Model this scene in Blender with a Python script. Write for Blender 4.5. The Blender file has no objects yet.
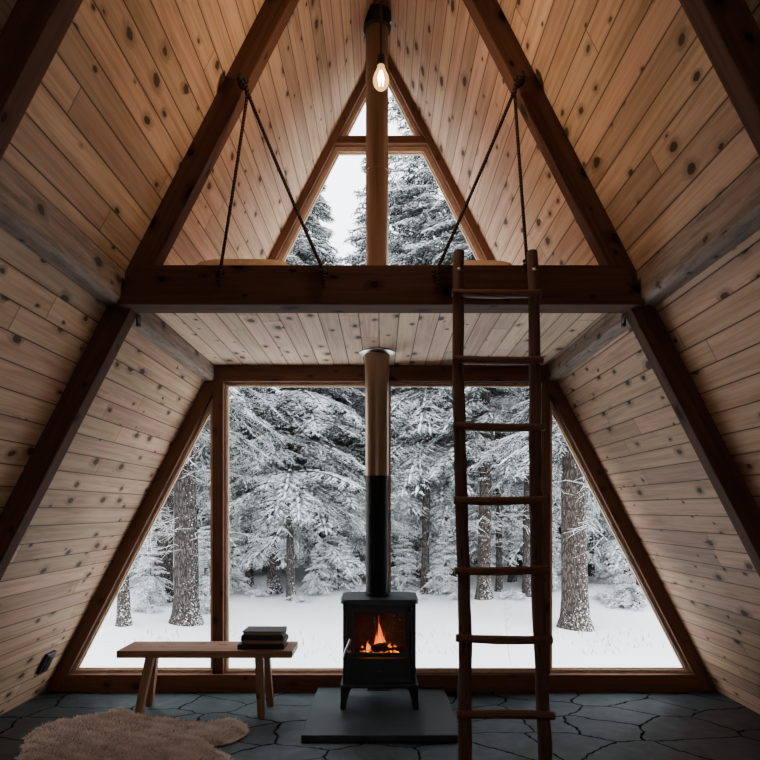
import bpy, bmesh, math, random
import numpy as np
from mathutils import Vector, Matrix

random.seed(7)
SC = bpy.context.scene
COL = SC.collection
PI = math.pi

# ------------------------------------------------------------------ layout
CAM_Z = 1.29
F = 630.0
CX, CY = 381.0, 510.0
T = 0.515                       # half width per metre of height (roof pitch)
ZA = 4.645                      # ridge height of the boarded roof
ZI = 4.419                      # apex height of the inner edge of the rafters
YW = 4.48                       # front face of the glazed gable frame
YB = -2.6                       # rear end of the room


def hw(z):
    return T * (ZA - z)


def hi(z):
    return T * (ZI - z)


ZF = 4.447                      # same for the gable frame below the loft
ZU = 4.535                      # and above the loft


def hf(z):
    return T * ((ZF if z < 2.36 else ZU) - z)


# ------------------------------------------------------------------ node helpers
class G:
    def __init__(self, name):
        self.m = bpy.data.materials.new(name)
        self.m.use_nodes = True
        self.t = self.m.node_tree
        self.n = self.t.nodes
        self.n.clear()
        self.out = self.n.new('ShaderNodeOutputMaterial')

    def link(self, a, b):
        self.t.links.new(a, b)

    def put(self, sock, v):
        if hasattr(v, 'is_output') or isinstance(v, bpy.types.NodeSocket):
            self.link(v, sock)
        else:
            if isinstance(v, (tuple, list)) and len(v) == 3 and sock.type == 'RGBA':
                v = (*v, 1)
            sock.default_value = v

    def math(self, op, a, b=0.0, c=0.0, clamp=False):
        nd = self.n.new('ShaderNodeMath')
        nd.operation = op
        nd.use_clamp = clamp
        self.put(nd.inputs[0], a)
        self.put(nd.inputs[1], b)
        self.put(nd.inputs[2], c)
        return nd.outputs[0]

    def xyz(self, x, y, z=0.0):
        nd = self.n.new('ShaderNodeCombineXYZ')
        for i, v in enumerate((x, y, z)):
            self.put(nd.inputs[i], v)
        return nd.outputs[0]

    def sep(self, v):
        nd = self.n.new('ShaderNodeSeparateXYZ')
        self.link(v, nd.inputs[0])
        return nd.outputs

    def uv(self):
        nd = self.n.new('ShaderNodeUVMap')
        nd.uv_map = 'UVMap'
        return nd.outputs[0]

    def obj(self):
        return self.n.new('ShaderNodeTexCoord').outputs['Object']

    def noise(self, vec, scale=1.0, detail=3.0, rough=0.5, dist=0.0):
        nd = self.n.new('ShaderNodeTexNoise')
        self.link(vec, nd.inputs['Vector'])
        nd.inputs['Scale'].default_value = scale
        nd.inputs['Detail'].default_value = detail
        nd.inputs['Roughness'].default_value = rough
        nd.inputs['Distortion'].default_value = dist
        return nd.outputs['Fac']

    def white(self, vec):
        nd = self.n.new('ShaderNodeTexWhiteNoise')
        nd.noise_dimensions = '3D'
        self.link(vec, nd.inputs['Vector'])
        return nd.outputs['Value'], nd.outputs['Color']

    def vor(self, vec, scale=1.0, feature='F1', rand=1.0, dims='2D'):
        nd = self.n.new('ShaderNodeTexVoronoi')
        nd.voronoi_dimensions = dims
        nd.feature = feature
        self.link(vec, nd.inputs['Vector'])
        nd.inputs['Scale'].default_value = scale
        nd.inputs['Randomness'].default_value = rand
        return nd.outputs

    def rng(self, v, a, b, c=0.0, d=1.0, smooth=True):
        nd = self.n.new('ShaderNodeMapRange')
        nd.interpolation_type = 'SMOOTHSTEP' if smooth else 'LINEAR'
        self.put(nd.inputs[0], v)
        for i, x in enumerate((a, b, c, d)):
            self.put(nd.inputs[1 + i], x)
        return nd.outputs[0]

    def mix(self, f, a, b, mode='MIX'):
        nd = self.n.new('ShaderNodeMix')
        nd.data_type = 'RGBA'
        nd.blend_type = mode
        self.put(nd.inputs[0], f)
        self.put(nd.inputs[6], a)
        self.put(nd.inputs[7], b)
        return nd.outputs[2]

    def bump(self, h, strength=0.3, dist=0.01):
        nd = self.n.new('ShaderNodeBump')
        nd.inputs['Strength'].default_value = strength
        nd.inputs['Distance'].default_value = dist
        self.link(h, nd.inputs['Height'])
        return nd.outputs[0]

    def bsdf(self, col, rough=0.5, metal=0.0, normal=None, spec=0.5, emit=None, estr=0.0):
        nd = self.n.new('ShaderNodeBsdfPrincipled')
        self.put(nd.inputs['Base Color'], col)
        self.put(nd.inputs['Roughness'], rough)
        self.put(nd.inputs['Metallic'], metal)
        self.put(nd.inputs['Specular IOR Level'], spec)
        if normal is not None:
            self.link(normal, nd.inputs['Normal'])
        if emit is not None:
            self.put(nd.inputs['Emission Color'], emit)
            self.put(nd.inputs['Emission Strength'], estr)
        self.link(nd.outputs[0], self.out.inputs[0])
        return nd


def wood(name, light, dark, w=None, knots=1.0, rough=0.55, seam=0.55, joint=1.9, grain=1.0, spec=0.3, weather=0.0, vary=1.0):
    g = G(name)
    s = g.sep(g.uv())
    u, v = s[0], s[1]
    if w:
        k = g.math('DIVIDE', v, w)
        pid = g.math('FLOOR', k)
        fr = g.math('FRACT', k)
        r0, rc = g.white(g.xyz(pid, 3.7, 1.1))
        uo = g.math('ADD', u, g.math('MULTIPLY', r0, 17.3))
        jk = g.math('DIVIDE', uo, joint)
        jid = g.math('FLOOR', jk)
        jf = g.math('FRACT', jk)
        r1, rc1 = g.white(g.xyz(pid, jid, 5.0))
        r2, _ = g.white(g.xyz(pid, jid, 9.0))
        e = g.math('MULTIPLY', g.math('MINIMUM', fr, g.math('SUBTRACT', 1.0, fr)), w)
        ej = g.math('MULTIPLY', g.math('MINIMUM', jf, g.math('SUBTRACT', 1.0, jf)), joint)
        edge = g.math('MINIMUM', e, g.math('MULTIPLY', ej, 1.6))
        gap = g.rng(edge, 0.0008, 0.0036, 1.0, 0.0)
        shoulder = g.rng(edge, 0.0, 0.012, 1.0, 0.0)
        vk = k
    else:
        pid = 0.0
        uo, r1, r2, gap = u, 0.5, 0.5, 0.0
        vk = g.math('MULTIPLY', v, 9.0)
    # knots
    kv = g.xyz(g.math('MULTIPLY', uo, 5.2), g.math('MULTIPLY', vk, 0.93))
    vo = g.vor(kv)
    cr = g.sep(vo['Color'])
    keep = g.math('GREATER_THAN', cr[0], 0.52)
    wob = g.noise(kv, 3.0, 2.0)
    dist = g.math('ADD', vo['Distance'], g.math('MULTIPLY', g.math('SUBTRACT', wob, 0.5), 0.22))
    rad = g.math('ADD', 0.055, g.math('MULTIPLY', g.math('MULTIPLY', cr[1], cr[1]), 0.17))
    core = g.math('MULTIPLY', g.rng(dist, rad, g.math('MULTIPLY', rad, 0.65), 0.0, 1.0), keep)
    halo = g.math('MULTIPLY', g.rng(dist, g.math('MULTIPLY', rad, 2.3), rad, 0.0, 1.0), keep)
    # grain
    gv = g.xyz(g.math('ADD', g.math('MULTIPLY', uo, 1.6), g.math('MULTIPLY', r1, 41.0)),
               g.math('ADD', g.math('MULTIPLY', v, 46.0), g.math('MULTIPLY', halo, 0.9)), g.math('MULTIPLY', r2, 9.0))
    gr = g.noise(gv, 1.0, 4.0, 0.62, 0.6)
    fine = g.noise(g.xyz(g.math('MULTIPLY', uo, 7.0), g.math('MULTIPLY', v, 210.0)), 1.0, 2.0)
    blot = g.noise(g.xyz(g.math('MULTIPLY', uo, 2.2), g.math('MULTIPLY', v, 9.0), r1), 1.0, 3.0, 0.6)
    f = g.rng(gr, 0.36, 0.68, 0.0, 1.0)
    f = g.math('MULTIPLY', f, grain * 0.62)
    f = g.math('ADD', f, g.math('MULTIPLY', g.math('SUBTRACT', fine, 0.5), 0.35 * grain))
    f = g.math('ADD', f, g.math('MULTIPLY', g.rng(blot, 0.5, 0.78), 0.40), clamp=True)
    col = g.mix(f, light, dark)
    var = g.math('ADD', 1.0 - 0.22 * vary, g.math('MULTIPLY', r2, 0.34 * vary))
    col = g.mix(1.0, col, g.xyz(var, g.math('MULTIPLY', var, g.math('ADD', 1.0 - 0.05 * vary, g.math('MULTIPLY', r1, 0.10 * vary))), var), 'MULTIPLY')
    if weather:
        wn = g.noise(g.xyz(g.math('MULTIPLY', u, 4.0), g.math('MULTIPLY', v, 30.0)), 1.0, 5.0, 0.7)
        col = g.mix(g.math('MULTIPLY', g.rng(wn, 0.4, 0.7), weather), col, (0.10, 0.08, 0.068))
    kd = tuple(c * 0.16 for c in dark)
    col = g.mix(g.math('MULTIPLY', halo, 0.5 * knots), col, tuple(c * 0.5 for c in dark))
    col = g.mix(g.math('MULTIPLY', core, 0.94 * knots), col, kd)
    if w:
        col = g.mix(g.math('MULTIPLY', shoulder, 0.22), col, tuple(c * 0.3 for c in dark))
        col = g.mix(g.math('MULTIPLY', gap, seam + 0.35), col, tuple(c * 0.10 for c in dark))
        h = g.math('SUBTRACT', g.math('MULTIPLY', gr, 0.12), gap)
    else:
        h = g.math('MULTIPLY', gr, 0.5)
        if weather:
            h = g.math('ADD', h, wn)
    g.bsdf(col, rough, 0.0, g.bump(h, 0.5, 0.004), spec)
    return g.m


def plain(name, col, rough=0.5, metal=0.0, spec=0.5, var=0.25, scale=9.0, bump=0.0, bscale=60.0):
    g = G(name)
    o = g.obj()
    n = g.noise(o, scale, 4.0, 0.6)
    c = g.mix(g.rng(n, 0.3, 0.7), tuple(x * (1 - var) for x in col), tuple(min(1, x * (1 + var)) for x in col))
    nr = None
    if bump:
        nr = g.bump(g.noise(o, bscale, 4.0, 0.6), bump, 0.01)
    g.bsdf(c, rough, metal, nr, spec)
    return g.m


PINE_L, PINE_D = (0.63, 0.425, 0.29), (0.37, 0.22, 0.135)
M = {}
M['pine'] = wood('pine_boards', PINE_L, PINE_D, w=0.105, joint=2.3, spec=0.12, rough=0.65)
M['pine_loft'] = wood('pine_loft_boards', (0.80, 0.575, 0.42), (0.52, 0.335, 0.22), w=0.107, joint=1.4, spec=0.12, rough=0.65)
M['beam'] = wood('stained_timber', (0.125, 0.058, 0.036), (0.058, 0.027, 0.018), knots=0.9, rough=0.75, spec=0.1)
M['frame'] = wood('frame_timber', (0.19, 0.085, 0.048), (0.10, 0.043, 0.025), knots=0.6, rough=0.65, spec=0.15)
M['trim'] = wood('window_trim', (0.66, 0.47, 0.33), (0.48, 0.31, 0.20), knots=0.2)
M['weathered'] = wood('weathered_timber', (0.37, 0.275, 0.215), (0.19, 0.132, 0.102), knots=0.9, rough=0.75, weather=0.75)
M['ladder'] = wood('ladder_wood', (0.125, 0.056, 0.036), (0.052, 0.024, 0.018), knots=0.8, rough=0.7, weather=0.35)
M['rung'] = wood('rung_wood', (0.17, 0.072, 0.045), (0.08, 0.034, 0.023), knots=0.6, rough=0.6)
M['bench'] = wood('bench_wood', (0.36, 0.19, 0.11), (0.19, 0.09, 0.052), knots=0.7, rough=0.5)
M['iron'] = plain('black_iron', (0.012, 0.014, 0.016), 0.48, 0.0, 0.5, 0.2, 20, 0.12, 180)
M['iron_top'] = plain('stove_top_iron', (0.022, 0.026, 0.028), 0.42, 0.2, 0.5, 0.2, 20, 0.1, 160)
M['steel'] = plain('bright_steel', (0.62, 0.63, 0.64), 0.28, 1.0)
M['pipe_black'] = plain('black_flue', (0.010, 0.012, 0.014), 0.6, 0.0, 0.2, 0.15, 10, 0.05, 200)
M['rope'] = None
M['black_plastic'] = plain('black_plastic', (0.012, 0.015, 0.018), 0.4)
M['cover_dark'] = plain('book_cover_dark', (0.030, 0.033, 0.036), 0.6)
M['cover_black'] = plain('book_cover_black', (0.014, 0.014, 0.016), 0.6)
M['brick'] = plain('firebrick', (0.06, 0.04, 0.032), 0.9, 0, 0.2, 0.5, 14, 0.4, 60)
M['log'] = plain('charred_log', (0.02, 0.012, 0.009), 0.9, 0, 0.2, 0.6, 20, 0.6, 50)
M['hide'] = plain('hide_skin', (0.33, 0.22, 0.165), 0.95, 0, 0.1)
M['linen'] = plain('tan_linen', (0.52, 0.34, 0.22), 0.9, 0, 0.1, 0.12, 30, 0.2, 300)

# brass coloured flue, brushed
g = G('bronze_flue')
o = g.sep(g.obj())
n = g.noise(g.xyz(g.math('MULTIPLY', o[0], 60.0), g.math('MULTIPLY', o[1], 60.0), g.math('MULTIPLY', o[2], 1.5)), 1.0, 3.0)
n2 = g.noise(g.obj(), 5.0, 3.0)
c = g.mix(n, (0.22, 0.145, 0.095), (0.33, 0.225, 0.155))
g.bsdf(c, g.math('ADD', 0.30, g.math('MULTIPLY', n2, 0.2)), 0.88)
M['bronze'] = g.m

# rope
g = G('twisted_rope')
u = g.sep(g.uv())
tw = g.math('SINE', g.math('ADD', g.math('MULTIPLY', u[0], 420.0), g.math('MULTIPLY', u[1], 6.283)))
c = g.mix(g.rng(tw, -1.0, 1.0), (0.018, 0.012, 0.010), (0.060, 0.038, 0.029))
g.bsdf(c, 0.9, 0, g.bump(tw, 0.6, 0.003), 0.15)
M['rope'] = g.m

# book pages
g = G('book_pages')
o = g.sep(g.obj())
st = g.noise(g.xyz(o[0], o[1], g.math('MULTIPLY', o[2], 900.0)), 1.0, 2.0)
g.bsdf(g.mix(st, (0.26, 0.15, 0.09), (0.52, 0.34, 0.23)), 0.85, 0, None, 0.2)
M['pages'] = g.m

# slate floor
g = G('slate_flagstones')
o = g.obj()
so = g.sep(o)
wv = g.noise(o, 2.2, 4.0, 0.6)
wv2 = g.noise(g.xyz(so[1], so[0], 4.0), 2.2, 4.0, 0.6)
dv = g.xyz(g.math('ADD', so[0], g.math('MULTIPLY', g.math('SUBTRACT', wv, 0.5), 0.22)),
           g.math('ADD', g.math('MULTIPLY', so[1], 1.35), g.math('MULTIPLY', g.math('SUBTRACT', wv2, 0.5), 0.22)))
ve = g.vor(dv, 2.3, 'DISTANCE_TO_EDGE')
vc = g.vor(dv, 2.3, 'F1')
cell = g.sep(vc['Color'])
en = g.noise(o, 20.0, 3.0)
gap = g.rng(g.math('ADD', ve['Distance'], g.math('MULTIPLY', g.math('SUBTRACT', en, 0.5), 0.03)), 0.008, 0.024, 1.0, 0.0)
cl = g.noise(o, 5.0, 6.0, 0.65, 0.8)
lay = g.noise(g.xyz(so[0], so[1], g.math('MULTIPLY', cell[0], 20.0)), 7.0, 5.0, 0.7)
c = g.mix(g.rng(cl, 0.3, 0.75), (0.014, 0.022, 0.027), (0.052, 0.074, 0.086))
c = g.mix(1.0, c, g.xyz(g.math('ADD', 0.75, g.math('MULTIPLY', cell[0], 0.55)), g.math('ADD', 0.78, g.math('MULTIPLY', cell[0], 0.50)), g.math('ADD', 0.8, g.math('MULTIPLY', cell[0], 0.45))), 'MULTIPLY')
c = g.mix(g.math('MULTIPLY', gap, 0.85), c, (0.006, 0.008, 0.009))
h = g.math('ADD', g.math('MULTIPLY', g.math('SUBTRACT', 1.0, gap), 1.0), g.math('ADD', g.math('MULTIPLY', lay, 0.7), g.math('MULTIPLY', cell[1], 0.5)))
g.bsdf(c, g.math('ADD', g.math('MULTIPLY', gap, 0.5), g.math('ADD', 0.36, g.math('MULTIPLY', lay, 0.3))), 0, g.bump(h, 0.4, 0.010), g.math('SUBTRACT', 0.5, g.math('MULTIPLY', gap, 0.5)))
M['slate'] = g.m

g = G('slate_slab')
o = g.obj()
cl = g.noise(o, 4.0, 6.0, 0.65, 0.8)
so = g.sep(o)
seam = g.rng(g.math('ABSOLUTE', g.math('SUBTRACT', so[1], -0.05)), 0.001, 0.004, 1.0, 0.0)
c = g.mix(g.rng(cl, 0.3, 0.75), (0.022, 0.031, 0.036), (0.055, 0.072, 0.080))
c = g.mix(g.math('MULTIPLY', seam, 0.8), c, (0.008, 0.01, 0.011))
g.bsdf(c, g.math('ADD', 0.38, g.math('MULTIPLY', cl, 0.25)), 0, g.bump(g.math('SUBTRACT', cl, seam), 0.35, 0.006), 0.5)
M['slab'] = g.m

# fur
g = G('sheepskin_wool')
u = g.sep(g.uv())
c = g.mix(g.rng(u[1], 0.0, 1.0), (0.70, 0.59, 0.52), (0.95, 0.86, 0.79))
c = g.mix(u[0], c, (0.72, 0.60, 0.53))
g.bsdf(c, 0.9, 0, None, 0.1)
M['wool'] = g.m

# snow ground
g = G('snow_cover')
o = g.obj()
n = g.noise(o, 0.6, 5.0, 0.6)
n2 = g.noise(o, 7.0, 5.0, 0.65)
c = g.mix(n, (0.83, 0.85, 0.87), (0.93, 0.94, 0.95))
g.bsdf(c, 0.8, 0, g.bump(n2, 0.5, 0.05), 0.2)
M['snow'] = g.m

# lumps of snow on boughs
g = G('bough_snow')
n = g.noise(g.obj(), 9.0, 3.0)
g.bsdf(g.mix(n, (0.78, 0.80, 0.82), (0.94, 0.95, 0.96)), 0.85, 0, None, 0.15)
M['bough_snow'] = g.m

# needles, snow settled on what faces up
def needles(name, c1, c2, lo, hi_):
    g = G(name)
    ge = g.n.new('ShaderNodeNewGeometry')
    nz = g.sep(ge.outputs['Normal'])[2]
    o = g.obj()
    n = g.noise(o, 4.0, 3.0)
    n2 = g.noise(o, 26.0, 2.0)
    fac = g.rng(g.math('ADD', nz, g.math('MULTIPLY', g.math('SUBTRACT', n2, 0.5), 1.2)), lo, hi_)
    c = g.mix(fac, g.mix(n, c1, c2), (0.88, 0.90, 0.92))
    g.bsdf(c, 0.85, 0, None, 0.15)
    return g.m


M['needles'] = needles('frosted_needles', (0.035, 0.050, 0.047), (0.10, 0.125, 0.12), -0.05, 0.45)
M['needles_far'] = needles('hazed_frosted_needles', (0.09, 0.108, 0.106), (0.24, 0.27, 0.265), -0.2, 0.35)  # paler tone paints distance haze into the background crowns, frost on the understory

# bark with wind driven snow
def bark(name, c1, c2, snow):
    g = G(name)
    o = g.obj()
    so = g.sep(o)
    v = g.vor(g.xyz(g.math('MULTIPLY', so[0], 36.0), g.math('MULTIPLY', so[1], 36.0), g.math('MULTIPLY', so[2], 8.0)), 1.0, 'DISTANCE_TO_EDGE', dims='3D')
    cr = g.rng(v['Distance'], 0.0, 0.25, 0.0, 1.0)
    n = g.noise(o, 6.0, 4.0)
    c = g.mix(cr, tuple(x * 0.3 for x in c1), g.mix(n, c1, c2))
    n3 = g.noise(o, 34.0, 3.0, 0.7)
    low = g.rng(so[2], 0.0, 0.7, 0.07, 0.0)
    ge = g.n.new('ShaderNodeNewGeometry')
    nx = g.sep(ge.outputs['Normal'])[0]
    sf = g.rng(g.math('ADD', n3, g.math('ADD', low, g.math('MULTIPLY', nx, 0.05))), 0.655 - snow, 0.70 - snow)
    c = g.mix(sf, c, (0.85, 0.87, 0.89))
    g.bsdf(c, 0.95, 0, g.bump(cr, 0.8, 0.02), 0.1)
    return g.m


M['bark'] = bark('pine_bark', (0.060, 0.050, 0.046), (0.125, 0.108, 0.100), 0.0)
M['bark_red'] = bark('ruddy_bark', (0.068, 0.053, 0.047), (0.135, 0.108, 0.096), 0.02)
M['twig'] = plain('dark_twig', (0.085, 0.070, 0.062), 0.9, 0, 0.1)

# window glass: clear, faint mirror
g = G('window_glass')
tr = g.n.new('ShaderNodeBsdfTransparent')
tr.inputs[0].default_value = (0.97, 0.985, 0.99, 1)
gl = g.n.new('ShaderNodeBsdfGlossy')
gl.inputs['Roughness'].default_value = 0.02
fr = g.n.new('ShaderNodeFresnel')
fr.inputs[0].default_value = 1.35
mx = g.n.new('ShaderNodeMixShader')
g.link(fr.outputs[0], mx.inputs[0]); g.link(tr.outputs[0], mx.inputs[1]); g.link(gl.outputs[0], mx.inputs[2])
g.link(mx.outputs[0], g.out.inputs[0])
M['glass'] = g.m

g = G('stove_glass')
tr = g.n.new('ShaderNodeBsdfTransparent')
tr.inputs[0].default_value = (0.62, 0.56, 0.52, 1)
gl = g.n.new('ShaderNodeBsdfGlossy')
gl.inputs['Roughness'].default_value = 0.1
gl.inputs[0].default_value = (0.5, 0.5, 0.5, 1)
mx = g.n.new('ShaderNodeMixShader')
mx.inputs[0].default_value = 0.04
g.link(tr.outputs[0], mx.inputs[1]); g.link(gl.outputs[0], mx.inputs[2]); g.link(mx.outputs[0], g.out.inputs[0])
M['stove_glass'] = g.m


def emissive(name, col, strength, col2=None, z0=0, z1=1, alpha=None):
    g = G(name)
    em = g.n.new('ShaderNodeEmission')
    em.inputs[1].default_value = strength
    if col2:
        o = g.sep(g.obj())
        f = g.rng(o[2], z0, z1)
        g.put(em.inputs[0], g.mix(f, col, col2))
    else:
        em.inputs[0].default_value = (*col, 1)
    if alpha is not None:
        tr = g.n.new('ShaderNodeBsdfTransparent')
        mx = g.n.new('ShaderNodeMixShader')
        mx.inputs[0].default_value = alpha
        g.link(tr.outputs[0], mx.inputs[1]); g.link(em.outputs[0], mx.inputs[2]); g.link(mx.outputs[0], g.out.inputs[0])
    else:
        g.link(em.outputs[0], g.out.inputs[0])
    return g.m


M['flame'] = emissive('flame', (1.0, 0.20, 0.006), 0.55, (1.0, 0.085, 0.004), 0.0, 0.20, 0.7)
M['flame_core'] = emissive('flame_core', (1.0, 0.42, 0.05), 0.9, (1.0, 0.20, 0.01), 0.0, 0.16, 0.85)
M['bulb'] = emissive('bulb_glass', (1.0, 0.50, 0.16), 0.55, None, 0, 1, 0.45)
M['filament'] = emissive('filament', (1.0, 0.72, 0.38), 7.0)
g = G('glowing_embers')
n = g.noise(g.obj(), 60.0, 3.0)
f = g.rng(n, 0.45, 0.62)
g.bsdf((0.02, 0.01, 0.008), 0.9, 0, None, 0.2, g.mix(f, (0.25, 0.02, 0.0), (1.0, 0.22, 0.03)), g.math('ADD', 0.08, g.math('MULTIPLY', f, 1.2)))
M['ember'] = g.m


# ------------------------------------------------------------------ mesh helpers
def tag(o, label=None, cat=None, group=None, kind=None):
    if label: o['label'] = label
    if cat: o['category'] = cat
    if group: o['group'] = group
    if kind: o['kind'] = kind
    return o


def thing(name, label, cat, loc=(0, 0, 0), group=None, rz=0.0):
    o = bpy.data.objects.new(name, None)
    o.empty_display_size = 0.1
    COL.objects.link(o)
    o.location = loc
    o.rotation_euler = (0, 0, rz)
    return tag(o, label, cat, group)


def obj(name, bm, mat, parent=None, smooth=False, uvaxis=None, loc=None, label=None):
    """one mesh object; coordinates of bm are in the parent's space (or world)"""
    bmesh.ops.recalc_face_normals(bm, faces=bm.faces)
    if loc is not None:
        bmesh.ops.translate(bm, vec=-Vector(loc), verts=bm.verts)
    if uvaxis is not None:
        set_uv(bm, Vector(uvaxis))
    for e in bm.edges:
        if len(e.link_faces) == 2 and e.calc_face_angle(0.0) > 0.6:
            e.smooth = False
    me = bpy.data.meshes.new(name)
    bm.to_mesh(me)
    bm.free()
    mats = mat if isinstance(mat, (list, tuple)) else [mat]
    for m in mats:
        me.materials.append(m)
    if smooth:
        for p in me.polygons:
            p.use_smooth = True
    o = bpy.data.objects.new(name, me)
    COL.objects.link(o)
    if parent is not None:
        o.parent = parent
    if loc is not None:
        o.location = loc
    if label:
        o['label'] = label
    return o


def set_uv(bm, a):
    a = a.normalized()
    ref = Vector((0, 0, 1)) if abs(a.z) < 0.8 else Vector((0, 1, 0))
    b = a.cross(ref).normalized()
    c = a.cross(b).normalized()
    off_u, off_v = random.uniform(0, 40), random.uniform(0, 40)
    lay = bm.loops.layers.uv.get('UVMap') or bm.loops.layers.uv.new('UVMap')
    for f in bm.faces:
        nb, nc = abs(f.normal.dot(b)), abs(f.normal.dot(c))
        for l in f.loops:
            co = l.vert.co
            vv = co.dot(c) if nb > nc else co.dot(b) + 0.37
            l[lay].uv = (co.dot(a) + off_u, vv + off_v)


def bx(bm, x0, x1, y0, y1, z0, z1, bev=0.0):
    vs = [bm.verts.new(p) for p in ((x0, y0, z0), (x1, y0, z0), (x1, y1, z0), (x0, y1, z0),
                                    (x0, y0, z1), (x1, y0, z1), (x1, y1, z1), (x0, y1, z1))]
    fs = [bm.faces.new([vs[i] for i in q]) for q in ((0, 3, 2, 1), (4, 5, 6, 7), (0, 1, 5, 4), (1, 2, 6, 5), (2, 3, 7, 6), (3, 0, 4, 7))]
    if bev:
        es = list({e for f in fs for e in f.edges})
        bmesh.ops.bevel(bm, geom=es, offset=bev, segments=2, affect='EDGES', profile=0.6)
    return bm


def box(*a, bev=0.0):
    return bx(bmesh.new(), *a, bev=bev)


def prism(poly, y0, y1, bev=0.0):
    """poly of (x, z) extruded along y"""
    bm = bmesh.new()
    a = [bm.verts.new((x, y0, z)) for x, z in poly]
    b = [bm.verts.new((x, y1, z)) for x, z in poly]
    n = len(poly)
    bm.faces.new(a)
    bm.faces.new(b[::-1])
    for i in range(n):
        bm.faces.new((a[i], b[i], b[(i + 1) % n], a[(i + 1) % n]))
    bmesh.ops.recalc_face_normals(bm, faces=bm.faces)
    if bev:
        bmesh.ops.bevel(bm, geom=list(bm.edges), offset=bev, segments=2, affect='EDGES', profile=0.6)
    return bm


def tube(bm, pts, radii, seg=10, cap=True, squash=1.0):
    pts = [Vector(p) for p in pts]
    if not isinstance(radii, (list, tuple)):
        radii = [radii] * len(pts)
    rings = []
    uvl = bm.loops.layers.uv.get('UVMap') or bm.loops.layers.uv.new('UVMap')
    up = None
    L = 0
    Ls = []
    for i, p in enumerate(pts):
        d = (pts[min(i + 1, len(pts) - 1)] - pts[max(i - 1, 0)])
        d = d.normalized() if d.length > 1e-9 else Vector((0, 0, 1))
        if up is None:
            up = Vector((0, 0, 1)) if abs(d.z) < 0.9 else Vector((0, 1, 0))
        s = d.cross(up).normalized()
        up = s.cross(d).normalized()
        if i: L += (p - pts[i - 1]).length
        Ls.append(L)
        rings.append([bm.verts.new(p + (s * math.cos(2 * PI * k / seg) + up * math.sin(2 * PI * k / seg) * squash) * radii[i]) for k in range(seg)])
    for i in range(len(rings) - 1):
        for k in range(seg):
            f = bm.faces.new((rings[i][k], rings[i][(k + 1) % seg], rings[i + 1][(k + 1) % seg], rings[i + 1][k]))
            for l, (uu, vv) in zip(f.loops, ((Ls[i], k), (Ls[i], k + 1), (Ls[i + 1], k + 1), (Ls[i + 1], k))):
                l[uvl].uv = (uu, vv / seg)
            f.smooth = True
    if cap:
        bm.faces.new(rings[0][::-1])
        bm.faces.new(rings[-1])
    return bm


def lathe(bm, prof, seg=32, cx=0.0, cy=0.0, cap=True):
    """prof of (r, z)"""
    rings = []
    for r, z in prof:
        rings.append([bm.verts.new((cx + r * math.cos(2 * PI * k / seg), cy + r * math.sin(2 * PI * k / seg), z)) for k in range(seg)])
    for i in range(len(rings) - 1):
        for k in range(seg):
            f = bm.faces.new((rings[i][k], rings[i][(k + 1) % seg], rings[i + 1][(k + 1) % seg], rings[i + 1][k]))
            f.smooth = True
    if cap:
        bm.faces.new(rings[0][::-1])
        bm.faces.new(rings[-1])
    return bm


def inset(poly, d):
    n = len(poly)
    area = sum(poly[i][0] * poly[(i + 1) % n][1] - poly[(i + 1) % n][0] * poly[i][1] for i in range(n))
    sg = 1 if area > 0 else -1
    lines = []
    for i in range(n):
        p, q = Vector(poly[i]), Vector(poly[(i + 1) % n])
        e = (q - p).normalized()
        nrm = Vector((-e.y, e.x)) * sg
        lines.append((p + nrm * d, e))
    out = []
    for i in range(n):
        p, e = lines[i - 1]
        q, f = lines[i]
        den = e.x * f.y - e.y * f.x
        s = ((q.x - p.x) * f.y - (q.y - p.y) * f.x) / den
        out.append(tuple(p + e * s))
    return out


def ring_prism(outer, inner, y0, y1):
    bm = bmesh.new()
    n = len(outer)
    oa = [bm.verts.new((x, y0, z)) for x, z in outer]
    ob = [bm.verts.new((x, y1, z)) for x, z in outer]
    ia = [bm.verts.new((x, y0, z)) for x, z in inner]
    ib = [bm.verts.new((x, y1, z)) for x, z in inner]
    for i in range(n):
        j = (i + 1) % n
        bm.faces.new((oa[i], oa[j], ia[j], ia[i]))
        bm.faces.new((ob[i], ob[j], ib[j], ib[i]))
        bm.faces.new((oa[i], oa[j], ob[j], ob[i]))
        bm.faces.new((ia[i], ia[j], ib[j], ib[i]))
    return bm


# ------------------------------------------------------------------ the room shell
def struct(o):
    o['kind'] = 'structure'
    return o


struct(obj('floor', box(-2.75, 2.75, YB - 0.1, 4.62, -0.15, 0.0), M['slate']))

for side, sx in (('left', -1), ('right', 1)):
    bm = bmesh.new()
    th = 0.14
    p = [(sx * hw(0), 0.0), (0.0, ZA), (0.0, ZA + th / T * 1.1), (sx * (hw(0) + th * 1.2), -0.02)]
    bm2 = prism(p, YB, 4.62)
    bm.free()
    lay = bm2.loops.layers.uv.new('UVMap')
    sl = Vector((-sx * T, 0, 1)).normalized()
    for f in bm2.faces:
        for l in f.loops:
            l[lay].uv = (l.vert.co.y + (10 if sx > 0 else 31), l.vert.co.dot(sl) + 20 + (0.05 if sx > 0 else 0.0))
    struct(obj('wall_' + side, bm2, M['pine']))

# rear gable wall of the room, behind the camera
RW = [(-0.6, 0.75), (0.6, 0.75), (0.6, 1.65), (-0.6, 1.65)]
bm = bmesh.new()
vo_ = {}


def rv(x, z, y):
    k = (round(x, 4), round(z, 4), y)
    if k not in vo_:
        vo_[k] = bm.verts.new((x, y, z))
    return vo_[k]


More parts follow.
